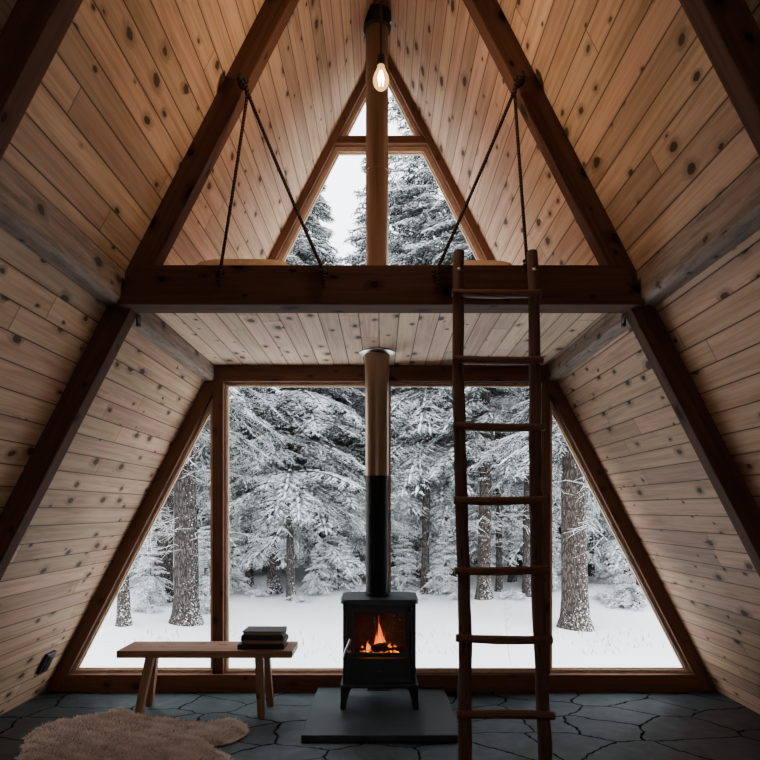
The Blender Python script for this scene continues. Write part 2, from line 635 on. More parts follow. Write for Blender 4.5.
for y in (YB - 0.1, YB):
    for q in ([(-hw(0), 0), (hw(0), 0), (0.6, 0.75), (-0.6, 0.75)], [(hw(0), 0), (hw(1.65), 1.65), (0.6, 1.65), (0.6, 0.75)],
              [(-hw(0), 0), (-0.6, 0.75), (-0.6, 1.65), (-hw(1.65), 1.65)], [(-hw(1.65), 1.65), (-0.6, 1.65), (0.6, 1.65), (hw(1.65), 1.65), (0, ZA)]):
        bm.faces.new([rv(x, z, y) for x, z in q])
for (p, q) in zip(RW, RW[1:] + RW[:1]):
    bm.faces.new([rv(*p, YB - 0.1), rv(*q, YB - 0.1), rv(*q, YB), rv(*p, YB)])
struct(obj('wall_back', bm, M['pine'], uvaxis=(1, 0, 0)))
rear = bpy.data.objects.new('window_7', None)  # unseen rear window, added to let soft fill light in from behind
COL.objects.link(rear)
rear.location = (0, YB - 0.05, 0)
struct(rear)
obj('window_frame', ring_prism(RW, inset(RW, 0.05), -0.03, 0.03), M['frame'], rear, uvaxis=(1, 0, 0))
bm = bmesh.new()
bm.faces.new([bm.verts.new((x, 0.0, z)) for x, z in inset(RW, 0.045)])
obj('pane', bm, M['glass'], rear)

# loft deck, boarded underneath
zc0, zc1 = 2.32, 2.395
bm = prism([(-hw(zc0), zc0), (hw(zc0), zc0), (hw(zc1), zc1), (-hw(zc1), zc1)], 2.955, YW)
lay = bm.loops.layers.uv.new('UVMap')
for f in bm.faces:
    for l in f.loops:
        l[lay].uv = (l.vert.co.y + 3.3, l.vert.co.x + 20.02)
struct(obj('ceiling', bm, M['pine_loft']))


# gable frame timbers
def far_rafter(sx):
    return prism([(sx * hw(0), 0), (sx * hf(0), 0), (sx * hf(2.35), 2.35), (sx * hf(2.37), 2.37), (0, ZU), (0, ZA)], YW, YW + 0.11, 0.003)


def slope_axis(sx):
    return (-sx * T, 0, 1)


n_trim = 0


def trim(bm, mat, axis, loc=None):
    global n_trim
    n_trim += 1
    return struct(obj('trim_%d' % n_trim, bm, mat, uvaxis=axis))


trim(far_rafter(-1), M['frame'], slope_axis(-1))
trim(far_rafter(1), M['frame'], slope_axis(1))
trim(prism([(-hf(0.0), 0.0), (hf(0.0), 0.0), (hf(0.122), 0.122), (-hf(0.122), 0.122)], YW - 0.02, YW + 0.13, 0.004), M['frame'], (1, 0, 0))
ZH0, ZH1 = 2.205, 2.40
trim(prism([(-hf(ZH0), ZH0), (hf(ZH0), ZH0), (hf(2.35), ZH1), (-hf(2.35), ZH1)], YW, YW + 0.11, 0.003), M['frame'], (1, 0, 0))
trim(box(-1.20, -1.125, YW + 0.005, YW + 0.105, 0.122, ZH0, bev=0.003), M['frame'], (0, 0, 1))
trim(box(1.155, 1.205, YW + 0.005, YW + 0.105, 0.122, ZH0, bev=0.003), M['frame'], (0, 0, 1))
trim(box(-0.085, 0.045, YW + 0.02, YW + 0.105, 0.122, ZH0, bev=0.003), M['frame'], (0, 0, 1))
ZC0, ZC1 = 3.90, 3.95
trim(prism([(-hf(ZC0), ZC0), (hf(ZC0), ZC0), (hf(ZC1), ZC1), (-hf(ZC1), ZC1)], YW, YW + 0.11, 0.003), M['frame'], (1, 0, 0))

zt = 0.122
wins = [
    [(-hf(zt), zt), (-1.20, zt), (-1.20, ZF - 1.20 / T)],
    [(-1.125, zt), (-0.085, zt), (-0.085, ZH0), (-1.125, ZH0)],
    [(0.045, zt), (1.155, zt), (1.155, ZH0), (0.045, ZH0)],
    [(1.205, zt), (hf(zt), zt), (1.205, ZF - 1.205 / T)],
    [(-hf(2.40), 2.40), (hf(2.40), 2.40), (hf(ZC0), ZC0), (-hf(ZC0), ZC0)],
    [(-hf(ZC1), ZC1), (hf(ZC1), ZC1), (0, ZU)],
]
for i, poly in enumerate(wins):
    fw = (0.022, 0.018, 0.018, 0.022, 0.036, 0.030)[i]
    root = bpy.data.objects.new('window_%d' % (i + 1), None)
    COL.objects.link(root)
    xs = [p[0] for p in poly]
    root.location = (0, YW + 0.07, 0)
    struct(root)
    inn = inset(poly, fw)
    inn2 = inset(poly, fw + 0.008)
    obj('window_frame', ring_prism(poly, inn, -0.025, 0.02), M['trim'], root, uvaxis=(0.6, 0, 0.8))
    obj('glazing_bead', ring_prism(inn, inn2, -0.010, 0.012), M['trim'], root, uvaxis=(0.6, 0, 0.8))
    bm = bmesh.new()
    bm.faces.new([bm.verts.new((x, 0.002, z)) for x, z in inset(poly, fw + 0.005)])
    obj('pane', bm, M['glass'], root)

# ------------------------------------------------------------------ timber trusses
def rafter(sx, y0, y1, label, group=None):
    base = (sx * (hi(0) + hw(0)) / 2, (y0 + y1) / 2, 0)
    bm = prism([(sx * hw(0), 0), (sx * hi(0), 0), (0, ZI), (0, ZA)], y0, y1, 0.006)
    o = obj('roof_rafter', bm, M['beam'], uvaxis=slope_axis(sx), loc=base)
    return tag(o, label, 'rafter', 'dark sloping roof rafters')


YT0, YT1 = 2.872, 2.955
rafter(-1, YT0, YT1, 'dark brown left rafter with a rope knotted round it, meeting the loft beam')
rafter(1, YT0, YT1, 'dark brown right rafter with a rope knotted round it, meeting the loft beam')
rafter(-1, 1.735, 1.815, 'nearly black rafter across the upper left corner, nearest the viewer')
rafter(1, 1.735, 1.815, 'nearly black rafter across the upper right corner, nearest the viewer')

# loft beam
zb0, zb1 = 2.208, 2.386
bm = prism([(-hi(zb0) - 0.045, zb0), (hi(zb0) + 0.045, zb0), (hi(zb1) + 0.045, zb1), (-hi(zb1) - 0.045, zb1)], 2.815, YT1 - 0.012, 0.005)
tag(obj('loft_beam', bm, M['beam'], uvaxis=(1, 0, 0), loc=(0, YT0 + 0.04, zb0)), 'long dark brown horizontal beam across the front edge of the loft', 'beam')
# purlins against the slopes
for sx, sd in ((-1, 'left'), (1, 'right')):
    for y0, y1, lab in ((YB + 0.02, 1.70, 'weathered grey purlin beam on the %s slope, behind the viewer'),
                        (1.82, YT0 - 0.002, 'weathered grey purlin beam on the %s slope, ending at the rafter before the loft'),
                        (YT1 + 0.002, YW - 0.002, 'weathered grey purlin beam on the %s slope below the loft ceiling')):
        if y0 < 0:
            continue
        z0, z1 = (2.215, 2.375) if y1 < YT1 else (2.205, 2.318)
        xi = 1.165 if y1 < YT1 else 1.185
        poly = [(sx * xi, z0 + 0.02), (sx * (xi + 0.02), z0), (sx * hw(z0), z0), (sx * hw(z1), z1), (sx * (xi - 0.0), z1)]
        bm = prism(poly, y0, y1, 0.006)
        o = obj('roof_purlin', bm, M['weathered'], uvaxis=(0, 1, 0), loc=(sx * xi, (y0 + y1) / 2, z0))
        tag(o, lab % sd, 'purlin', 'grey purlins on the roof slopes')

# small iron straps where rafter and loft beam meet
for sx, sd in ((-1, 'left'), (1, 'right')):
    t = thing('iron_bracket', 'small iron bracket under the %s end of the loft beam' % sd, 'bracket', (sx * 1.142, YT1 + 0.012, 2.17), 'iron brackets under the loft beam')
    bm = box(-0.009, 0.009, -0.010, 0.010, -0.018, 0.038, bev=0.003)
    obj('strap', bm, M['iron'], t)
    bm = bmesh.new()
    tube(bm, [(0, -0.010, 0.03), (0, -0.028, 0.028), (-sx * 0.012, -0.034, 0.012), (-sx * 0.012, -0.026, -0.008)], 0.004, 8)
    obj('hook', bm, M['steel'], t, smooth=True)


# ------------------------------------------------------------------ ropes
def rope_thing(side, top, ends, label):
    t = thing('hanging_rope', label, 'rope', top, 'ropes between rafters and loft beam')
    top = Vector(top)
    # wrap round the rafter
    bm = bmesh.new()
    pts = []
    for k in range(0, 29):
        a = k / 28 * 2 * PI * 2
        pts.append((side * 0.020 * math.cos(a) + side * 0.018, -0.014 + 0.012 * math.sin(a), 0.026 + 0.016 * math.sin(a * 0.5)))
    tube(bm, pts, 0.0075, 8)
    tube(bm, [(side * 0.03, -0.02, 0.065), (side * 0.035, -0.035, 0.035), (side * 0.0, -0.03, 0.0), (0, -0.012, -0.015), (side * -0.008, 0.0, -0.03)], 0.011, 8)
    obj('knot', bm, M['rope'], t, smooth=True)
    for e in ends:
        e = Vector(e)
        p0 = Vector((0.0, -0.008, -0.01))
        p1 = e - top
        n = 14
        bm = bmesh.new()
        pts = []
        for k in range(n + 1):
            s = k / n
            p = p0.lerp(p1, s)
            p.z -= 0.012 * math.sin(PI * s)
            pts.append(p)
        tube(bm, pts, 0.0075, 8)
        st = obj('strand', bm, M['rope'], t, smooth=True)
        bm = bmesh.new()
        cyc = []
        for k in range(25):
            a = k / 24 * 2 * PI * 1.8
            cyc.append(p1 + Vector((0.013 * math.cos(a), 0.010 * math.sin(a), 0.014 - 0.034 * k / 24)))
        tube(bm, cyc, 0.008, 8)
        tail = p1 + Vector((0.004, -0.012, -0.02))
        tube(bm, [p1 + Vector((0, -0.004, 0.01)), tail, tail + Vector((side * 0.008, -0.002, -0.03)), tail + Vector((side * 0.004, 0, -0.055))], [0.009, 0.009, 0.008, 0.006], 8)
        obj('end_knot', bm, M['rope'], st, smooth=True)
    return t


def at(x, y, d):
    return Vector(((x - CX) * d / F, d, CAM_Z + (CY - y) * d / F))


yf = 2.802
rope_thing(-1, at(248, 92, YT0 - 0.012), [at(220, 272, yf), at(324, 272, yf)], 'dark rope in an inverted V from the left rafter down to the loft beam')
rope_thing(1, at(514, 90, YT0 - 0.012), [at(436, 272, yf), at(527, 262, yf)], 'dark rope in an inverted V from the right rafter down behind the ladder top')

# ------------------------------------------------------------------ pendant bulb
BX, BY, BZ = 0.0, 2.70, at(381, 78, 2.70).z
t = thing('pendant_bulb', 'bare glowing filament bulb hanging on a black cord in front of the flue', 'light bulb', (BX, BY, BZ))
bm = bmesh.new()
tube(bm, [(0, 0, 0.092), (0, 0, 0.6), (0, 0, ZA - BZ - 0.004)], 0.0055, 8)
obj('cord', bm, M['black_plastic'], t, smooth=True)
bm = bmesh.new()
lathe(bm, [(0.006, 0.102), (0.014, 0.098), (0.018, 0.090), (0.018, 0.056), (0.016, 0.052)], 20)
obj('socket', bm, M['black_plastic'], t)
bm = bmesh.new()
lathe(bm, [(0.014, 0.054), (0.0155, 0.044), (0.021, 0.030), (0.029, 0.014), (0.034, -0.004), (0.034, -0.018), (0.029, -0.034), (0.019, -0.045), (0.008, -0.050), (0.001, -0.051)], 28)
gb = obj('bulb', bm, M['bulb'], t, smooth=True)
bm = bmesh.new()
for k in range(4):
    a = k * PI / 2 + 0.4
    tube(bm, [(0.004 * math.cos(a), 0.004 * math.sin(a), 0.03), (0.013 * math.cos(a), 0.013 * math.sin(a), 0.0), (0.010 * math.cos(a + .4), 0.010 * math.sin(a + .4), -0.03)], 0.0032, 6)
obj('filament', bm, M['filament'], gb)
ld = bpy.data.lights.new('bulb_light', 'POINT')
ld.energy = 2.6
ld.color = (1.0, 0.70, 0.44)
ld.shadow_soft_size = 0.03
lo = bpy.data.objects.new('bulb_light', ld)
COL.objects.link(lo)
lo.location = (BX, BY, BZ - 0.075)
tag(lo, 'warm light of the glowing filament bulb', 'light')

# ------------------------------------------------------------------ hearth and stove
HZ = 0.04
SX, SY = -0.010, 3.925            # stove front centre
bm = box(-0.445, 0.445, 3.50, 4.445, 0.0, HZ, bev=0.005)
tag(obj('hearth_slab', bm, M['slab'], loc=(0, 3.97, 0)), 'raised dark slate hearth slab under the black stove', 'hearth')

t = thing('wood_stove', 'black cast iron wood stove with a fire burning behind its glass door', 'stove', (SX, SY, HZ))
D = 0.36
zb, zt_ = 0.165, 0.665       # relative to hearth
# body shell, open at the firebox
bm = bmesh.new()
bx(bm, -0.228, -0.205, 0.0, D, zb, zt_, bev=0.004)
bx(bm, 0.205, 0.228, 0.0, D, zb, zt_, bev=0.004)
bx(bm, -0.205, 0.205, D - 0.02, D, zb, zt_)
bx(bm, -0.205, 0.205, 0.004, D - 0.02, zb, zb + 0.155)
bx(bm, -0.205, 0.205, 0.004, D - 0.02, zt_ - 0.03, zt_)
obj('body', bm, M['iron'], t)
bm = bmesh.new()
bx(bm, -0.204, 0.204, D - 0.05, D - 0.021, zb + 0.155, zt_ - 0.03)
bx(bm, -0.204, -0.175, 0.03, D - 0.05, zb + 0.155, zt_ - 0.03)
bx(bm, 0.175, 0.204, 0.03, D - 0.05, zb + 0.155, zt_ - 0.03)
obj('firebrick_lining', bm, M['brick'], t)
# top plate with rounded corners and edge
bm = bmesh.new()
r = 0.045
pts = []
for cx_, cy_, a0 in ((0.243 - r, D + 0.012 - r, 0), (-0.243 + r, D + 0.012 - r, 90), (-0.243 + r, -0.022 + r, 180), (0.243 - r, -0.022 + r, 270)):
    for k in range(7):
        a = math.radians(a0 + 15 * k)
        pts.append((cx_ + r * math.cos(a), cy_ + r * math.sin(a)))
lo_ = [bm.verts.new((x, y, zt_)) for x, y in pts]
up_ = [bm.verts.new((x, y, zt_ + 0.028)) for x, y in pts]
bm.faces.new(lo_[::-1]); tf = bm.faces.new(up_)
for i in range(len(pts)):
    bm.faces.new((lo_[i], lo_[(i + 1) % len(pts)], up_[(i + 1) % len(pts)], up_[i]))
bmesh.ops.bevel(bm, geom=list(tf.edges), offset=0.012, segments=3, affect='EDGES', profile=0.5)
obj('top_plate', bm, M['iron_top'], t)
# base flange
obj('base_flange', box(-0.243, 0.243, -0.018, D + 0.008, zb - 0.022, zb, bev=0.006), M['iron_top'], t)
obj('ash_lip', box(-0.075, 0.075, -0.045, -0.0, zb - 0.03, zb - 0.018, bev=0.004), M['iron'], t)
# door
dz0, dz1 = 0.335, 0.652
wx, wz0, wz1 = 0.158, 0.362, 0.615
door = obj('door', ring_prism([(-0.200, dz0), (0.200, dz0), (0.200, dz1), (-0.200, dz1)],
                              [(-wx, wz0), (wx, wz0), (wx, wz1), (-wx, wz1)], -0.018, 0.004), M['iron'], t)
bm = bmesh.new()
bm.faces.new([bm.verts.new(p) for p in ((-wx, -0.006, wz0), (wx, -0.006, wz0), (wx, -0.006, wz1), (-wx, -0.006, wz1))])
obj('door_glass', bm, M['stove_glass'], door)
bm = bmesh.new()
tube(bm, [(-0.180, -0.020, 0.375), (-0.186, -0.045, 0.372), (-0.196, -0.055, 0.385)], 0.006, 8)
tube(bm, [(-0.222, -0.052, 0.345), (-0.206, -0.056, 0.385), (-0.178, -0.056, 0.455)], [0.006, 0.0085, 0.006], 10)
obj('door_handle', bm, M['steel'], door, smooth=True, label='bright steel handle')
bm = bmesh.new()
tube(bm, [(0.190, -0.024, 0.372), (0.190, -0.024, 0.615)], 0.0045, 8)
for zz in (0.350, 0.620):
    tube(bm, [(0.192, -0.022, zz), (0.192, -0.022, zz + 0.03)], 0.010, 10)
obj('hinge', bm, M['iron_top'], door, smooth=True)
# ash drawer
dr = obj('ash_drawer', box(-0.200, 0.200, -0.012, 0.006, zb + 0.008, dz0 - 0.008, bev=0.004), M['iron'], t)
bm = bmesh.new()
lathe(bm, [(0.004, 0), (0.004, 0.012), (0.010, 0.016), (0.010, 0.024), (0.004, 0.027)], 16)
bmesh.ops.rotate(bm, matrix=Matrix.Rotation(PI / 2, 3, 'X'), verts=bm.verts)
bmesh.ops.translate(bm, vec=(0.0, -0.012, 0.245), verts=bm.verts)
obj('knob', bm, M['iron_top'], dr, smooth=True)
# legs
for sx in (-1, 1):
    for yy in (0.03, D - 0.03):
        bm = bmesh.new()
        sec = [(zb - 0.022, 0.205, 0.036), (zb - 0.05, 0.214, 0.028), (0.05, 0.224, 0.019), (0.0, 0.229, 0.018)]
        prev = None
        for z, xc, wd in sec:
            oy = 0.0 if yy < 0.1 else 0.0
            q = [bm.verts.new((sx * xc + a * wd, yy + b * wd * 0.8 + oy, z)) for a, b in ((-1, -1), (1, -1), (1, 1), (-1, 1))]
            if prev:
                for k in range(4):
                    bm.faces.new((prev[k], prev[(k + 1) % 4], q[(k + 1) % 4], q[k]))
            else:
                bm.faces.new(q)
            prev = q
        bm.faces.new(prev)
        bmesh.ops.bevel(bm, geom=list(bm.edges), offset=0.004, segments=2, affect='EDGES')
        obj('leg', bm, M['iron'], t)

# fire inside
fz = HZ + zb + 0.155


def log_bm(p0, p1, r):
    bm = bmesh.new()
    p0, p1 = Vector(p0), Vector(p1)
    n = 7
    tube(bm, [p0.lerp(p1, k / n) + Vector((0, 0, random.uniform(-.003, .003))) for k in range(n + 1)], [r * random.uniform(0.88, 1.08) for _ in range(n + 1)], 12)
    return bm


for (p0, p1, r, lab) in (((-0.035, -0.10, 0.040), (0.035, -0.03, 0.046), 0.026, 'charred log end in the middle of the fire, topmost'),
                         ((-0.12, -0.02, 0.024), (0.03, -0.05, 0.022), 0.021, 'charred log lying on the left side of the fire'),
                         ((-0.02, -0.06, 0.022), (0.13, -0.02, 0.024), 0.021, 'charred log lying on the right side of the fire')):
    o = obj('fire_log', log_bm(p0, p1, r), M['log'], loc=None)
    o.location = (SX, SY + 0.21, fz)
    tag(o, lab, 'log', 'logs in the stove')
bm = bmesh.new()
rr = random.Random(3)
for k in range(60):
    c = Vector((rr.uniform(-0.125, 0.125), rr.uniform(-0.10, 0.06), rr.uniform(0.006, 0.018)))
    ret = bmesh.ops.create_icosphere(bm, subdivisions=1, radius=rr.uniform(0.008, 0.017))
    for v in ret['verts']:
        v.co = v.co * rr.uniform(0.8, 1.1) + c
o = obj('ember_bed', bm, M['ember'])
o.location = (SX, SY + 0.21, fz)
tag(o, 'bed of glowing orange embers under the logs in the stove', 'embers', kind='stuff')


def flame_bm(bm, x, y, h, r, lean=0.0, ph=0.0, z0=0.03):
    n = 12
    pts, rad = [], []
    for k in range(n + 1):
        s = k / n
        w = math.sin(s * 5.0 + ph) * 0.010 * s
        pts.append((x + lean * s + w, y + w * 0.4, z0 + h * s))
        rad.append(max(0.0006, r * (math.sin(PI * min(1, s * 1.0 + 0.20)) ** 0.9) * (1 - s) ** 0.55 + 0.0004))
    tube(bm, pts, rad, 12, squash=0.7)


bm = bmesh.new()
flame_bm(bm, 0.000, -0.05, 0.215, 0.024, 0.004, 0.3)
flame_bm(bm, -0.075, -0.055, 0.065, 0.018, 0.006, 1.0, 0.022)
flame_bm(bm, 0.028, -0.03, 0.105, 0.021, 0.006, 2.0, 0.025)
flame_bm(bm, -0.022, -0.02, 0.115, 0.020, 0.010, 0.8, 0.025)
flame_bm(bm, 0.070, -0.04, 0.050, 0.018, -0.003, 2.6, 0.022)
flame_bm(bm, 0.105, -0.03, 0.035, 0.015, -0.003, 1.6, 0.022)
flame_bm(bm, -0.105, -0.035, 0.030, 0.012, -0.003, 1.6, 0.022)
fo = thing('fire', 'orange fire burning inside the black stove, one tall flame in the middle', 'fire', (SX, SY + 0.21, fz))
obj('flame', bm, M['flame'], fo, smooth=True)
bm = bmesh.new()
flame_bm(bm, 0.000, -0.05, 0.13, 0.017, 0.003, 0.3, 0.034)
flame_bm(bm, -0.074, -0.055, 0.035, 0.009, 0.003, 1.0, 0.026)
flame_bm(bm, 0.028, -0.03, 0.05, 0.010, 0.003, 2.0, 0.028)
obj('flame_core', bm, M['flame_core'], fo, smooth=True, label='brighter yellow core of the flames')
ld = bpy.data.lights.new('fire_light', 'POINT')
ld.energy = 0.10
ld.color = (1.0, 0.34, 0.08)
ld.shadow_soft_size = 0.04
lo = bpy.data.objects.new('fire_light', ld)
COL.objects.link(lo)
lo.location = (SX, SY + 0.13, fz + 0.14)
tag(lo, 'orange light of the stove fire', 'light')

# flue
FX, FY = -0.026, SY + 0.185
t = thing('flue_pipe', 'tall stove flue pipe, black below and bronze above, rising through the loft', 'flue pipe', (FX, FY, HZ + zt_ + 0.028))
z_ = HZ + zt_ + 0.028
bm = bmesh.new()
lathe(bm, [(0.078, 0.0), (0.078, 0.022), (0.0715, 0.026), (0.0715, 1.525 - z_)], 40)
obj('lower_pipe', bm, M['pipe_black'], t, label='matt black lower section')
bm = bmesh.new()
zj = 1.525 - z_
zl = at(377, 300, FY).z - z_
lathe(bm, [(0.0755, zj - 0.012), (0.0755, 2.10 - z_), (0.083, 2.30 - z_), (0.083, 2.42 - z_), (0.074, 2.44 - z_),
           (0.074, 3.49 - z_), (0.077, 3.492 - z_), (0.077, 3.53 - z_), (0.074, 3.533 - z_), (0.074, 4.62 - z_)], 40)
obj('upper_pipe', bm, M['bronze'], t, label='bronze coloured upper section')
bm = bmesh.new()
lathe(bm, [(0.076, 2.318 - z_), (0.118, 2.318 - z_), (0.118, 2.310 - z_), (0.090, 2.300 - z_), (0.084, 2.300 - z_)], 40, cap=False)
cp = obj('ceiling_collar', bm, M['steel'], t, label='thin steel collar against the loft ceiling')
bm = bmesh.new()
lathe(bm, [(0.076, 4.418 - z_), (0.090, 4.423 - z_), (0.092, 4.45 - z_), (0.092, 4.52 - z_), (0.076, 4.53 - z_)], 40)
cc = obj('roof_collar', bm, M['pipe_black'], t, label='black collar just below the ridge')
for sx in (-1, 1):
    bm = bmesh.new()
    ret = bmesh.ops.create_icosphere(bm, subdivisions=2, radius=0.010)
    bmesh.ops.translate(bm, vec=(sx * 0.088, -0.03, 4.445 - z_), verts=ret['verts'])
    obj('bolt', bm, M['steel'], cc, smooth=True)

# ------------------------------------------------------------------ ladder
LT = Vector((0.500, 2.775, 2.425))
LB = Vector((0.482, 2.430, 0.0))
t = thing('loft_ladder', 'rustic dark log ladder with seven rungs in view leaning on the loft beam', 'ladder', LB)


def lad(z):
    s = z / LT.z
    return LB.lerp(LT, s) - LB


rl = random.Random(11)
for sx in (-1, 1):
    bm = bmesh.new()
    pts, rad = [], []
    n = 26
    for k in range(n + 1):
        z = LT.z * k / n
        c = lad(z)
        c.x += sx * (0.154 + 0.006 * k / n) + 0.007 * math.sin(z * 3.1 + sx) + rl.uniform(-.002, .002)
        c.y += 0.004 * math.sin(z * 2.3)
        pts.append(c)
        rad.append(0.0285 - 0.004 * k / n + rl.uniform(-.0012, .0012))
    tube(bm, pts, rad, 14)
    st = obj('stile', bm, M['ladder'], t)
    for zz in (2.335,):
        bm = bmesh.new()
        c = lad(zz)
        ret = bmesh.ops.create_icosphere(bm, subdivisions=2, radius=0.009)
        bmesh.ops.translate(bm, vec=(c.x + sx * 0.160 + 0.007 * math.sin(zz * 3.1 + sx), c.y - 0.024, c.z), verts=ret['verts'])
        obj('bolt', bm, M['steel'], st, smooth=True)
for i, z in enumerate((0.195, 0.483, 0.776, 1.047, 1.332, 1.640, 1.930, 2.228)):
    bm = bmesh.new()
    c = lad(z)
    pts, rad = [], []
    bow = rl.choice((-1, 1)) * 0.005
    tilt = rl.uniform(-.004, .004)
    for k in range(13):
        s = k / 12 * 2 - 1
        pts.append((c.x + s * 0.192 + (0.004 if i < 3 else 0), c.y - 0.024, c.z + bow * (1 - s * s) + tilt * s))
        rad.append(0.0205 - 0.003 * abs(s) + rl.uniform(-.0008, .0008))
    tube(bm, pts, rad, 10, squash=0.9)
    obj('rung', bm, M['rung'], t)

# ------------------------------------------------------------------ bench
BZT = 0.420
bc = Vector((-1.093, 4.035, 0))
t = thing('wooden_bench', 'low brown wooden bench in front of the left windows carrying books', 'bench', bc)
bm = box(-0.543, 0.543, -0.145, 0.145, BZT - 0.046, BZT, bev=0.006)
obj('bench_top', bm, M['bench'], t, uvaxis=(1, 0, 0))
for (tx, bx_, sy) in ((-1.445, -1.512, -1), (-1.480, -1.525, 1), (-0.762, -0.745, -1), (-0.755, -0.728, 1)):
    bm = bmesh.new()
    p1 = Vector((tx - bc.x, sy * 0.085, BZT - 0.045))
    p0 = Vector((bx_ - bc.x, sy * 0.115, 0.0))
    prev = None
    for p, wd in ((p0, 0.021), (p0.lerp(p1, 0.5), 0.0235), (p1, 0.026)):
        q = [bm.verts.new((p.x + a * wd, p.y + b * wd, p.z)) for a, b in ((-1, -1), (1, -1), (1, 1), (-1, 1))]
        if prev:
            for k in range(4):
                bm.faces.new((prev[k], prev[(k + 1) % 4], q[(k + 1) % 4], q[k]))
        else:
            bm.faces.new(q)
        prev = q
    bm.faces.new(prev)
    bmesh.ops.bevel(bm, geom=[e for e in bm.edges if abs((e.verts[0].co - e.verts[1].co).z) > 0.05], offset=0.007, segments=2, affect='EDGES')
    obj('leg', bm, M['bench'], t, uvaxis=p1 - p0)


# books
def book(w, d, h, z, x, y, rz, cm, label):
    t = thing('book', label, 'book', (x, y, z), 'books stacked on the bench', rz)
    ct = 0.0045
    bm = bmesh.new()
    bx(bm, -w / 2, w / 2, -d / 2, d / 2, 0, ct)
    bx(bm, -w / 2, w / 2, -d / 2, d / 2, h - ct, h)
    bx(bm, -w / 2, w / 2, d / 2 - ct, d / 2, ct, h - ct)
    obj('cover', bm, cm, t)
    obj('page_block', box(-w / 2 + 0.006, w / 2 - 0.006, -d / 2 + 0.006, d / 2 - ct, ct, h - ct), M['pages'], t)


def book_spine(w, d, h, z, x, y, rz, cm, label):
    t = thing('book', label, 'book', (x, y, z), 'books stacked on the bench', rz)
    ct = 0.0045
    bm = bmesh.new()
    bx(bm, -w / 2, w / 2, -d / 2, d / 2, 0, ct)
    bx(bm, -w / 2, w / 2, -d / 2, d / 2, h - ct, h)
    bx(bm, -w / 2, w / 2, -d / 2, -d / 2 + ct, ct, h - ct)
    obj('cover', bm, cm, t)
    obj('page_block', box(-w / 2 + 0.006, w / 2 - 0.006, -d / 2 + ct, d / 2 - 0.006, ct, h - ct), M['pages'], t)


by = 4.03
book_spine(0.290, 0.20, 0.030, BZT, -0.752, by, 0.015, M['cover_black'], 'black book at the bottom of the stack, spine forward')
book(0.268, 0.19, 0.028, BZT + 0.030, -0.742, by, -0.03, M['cover_dark'], 'dark book second from the bottom of the stack, brown page edges forward')
book_spine(0.262, 0.19, 0.026, BZT + 0.058, -0.745, by, 0.02, M['cover_black'], 'black book second from the top of the stack, spine forward')
book(0.252, 0.185, 0.026, BZT + 0.084, -0.742, by, -0.01, M['cover_dark'], 'dark grey book on top of the stack, cover up')

# ------------------------------------------------------------------ outlet on the left slope
zo, yo = 0.276, 4.22
t = thing('wall_outlet', 'small black outlet box low on the left sloping wall', 'outlet', (-hw(zo), yo, zo))
t.rotation_euler = (0, -math.atan(T) + 0.0, 0)
# local x points into the room, z up the slope
bm = box(0.0, 0.022, -0.060, 0.060, -0.075, 0.075, bev=0.006)
obj('housing', bm, M['black_plastic'], t)
bm = bmesh.new()
for zz in (-0.032, 0.032):
    bx(bm, 0.022, 0.027, -0.030, 0.030, zz - 0.022, zz + 0.022, bev=0.004)
obj('socket_face', bm, M['iron_top'], t)
t.rotation_euler = (0, math.atan(T), 0)


# ------------------------------------------------------------------ sheepskin
def floor_pt(x, y):
    d = CAM_Z * F / (y - CY)
    return ((x - CX) * d / F, d)


outl = [(17, 762), (24, 746), (26, 739), (42, 729), (72, 723), (100, 718), (114, 713), (124, 712), (140, 719), (168, 723), (202, 727), (220, 724),
        (234, 723), (244, 727), (246, 732), (243, 738), (228, 745), (211, 749), (218, 754), (230, 762), (236, 790), (240, 820), (262, 850), (262, 880), (238, 895),
        (200, 890), (150, 905), (90, 930), (40, 925), (-8, 935), (-60, 930), (-75, 905), (-50, 875), (-15, 850), (-5, 820), (5, 790)]
P = [Vector(floor_pt(*p)) for p in outl]
# smooth closed outline
den = []
nP = len(P)
for i in range(nP):
    p0, p1, p2, p3 = P[i - 1], P[i], P[(i + 1) % nP], P[(i + 2) % nP]
    for k in range(5):
        s = k / 5
        den.append(0.5 * ((2 * p1) + (p2 - p0) * s + (2 * p0 - 5 * p1 + 4 * p2 - p3) * s * s + (3 * p1 - p0 - 3 * p2 + p3) * s ** 3))
cen = Vector((sum(p.x for p in den) / len(den), sum(p.y for p in den) / len(den)))
poly = np.array([(p.x, p.y) for p in den])


def inside(px, py):
    x, y = poly[:, 0], poly[:, 1]
    x2, y2 = np.roll(x, -1), np.roll(y, -1)
    c = np.zeros(len(px), bool)
    for a, b, c2, d2 in zip(x, y, x2, y2):
        cond = ((b > py) != (d2 > py)) & (px < (c2 - a) * (py - b) / (d2 - b + 1e-12) + a)
        c ^= cond
    return c


def edge_dist(px, py):
    best = np.full(len(px), 9.0)
    x2 = np.roll(poly, -1, axis=0)
    for a, b in zip(poly, x2):
        e = b - a
        L2 = (e ** 2).sum() + 1e-12
        s = np.clip(((px - a[0]) * e[0] + (py - a[1]) * e[1]) / L2, 0, 1)
        best = np.minimum(best, np.hypot(px - a[0] - s * e[0], py - a[1] - s * e[1]))
    return best


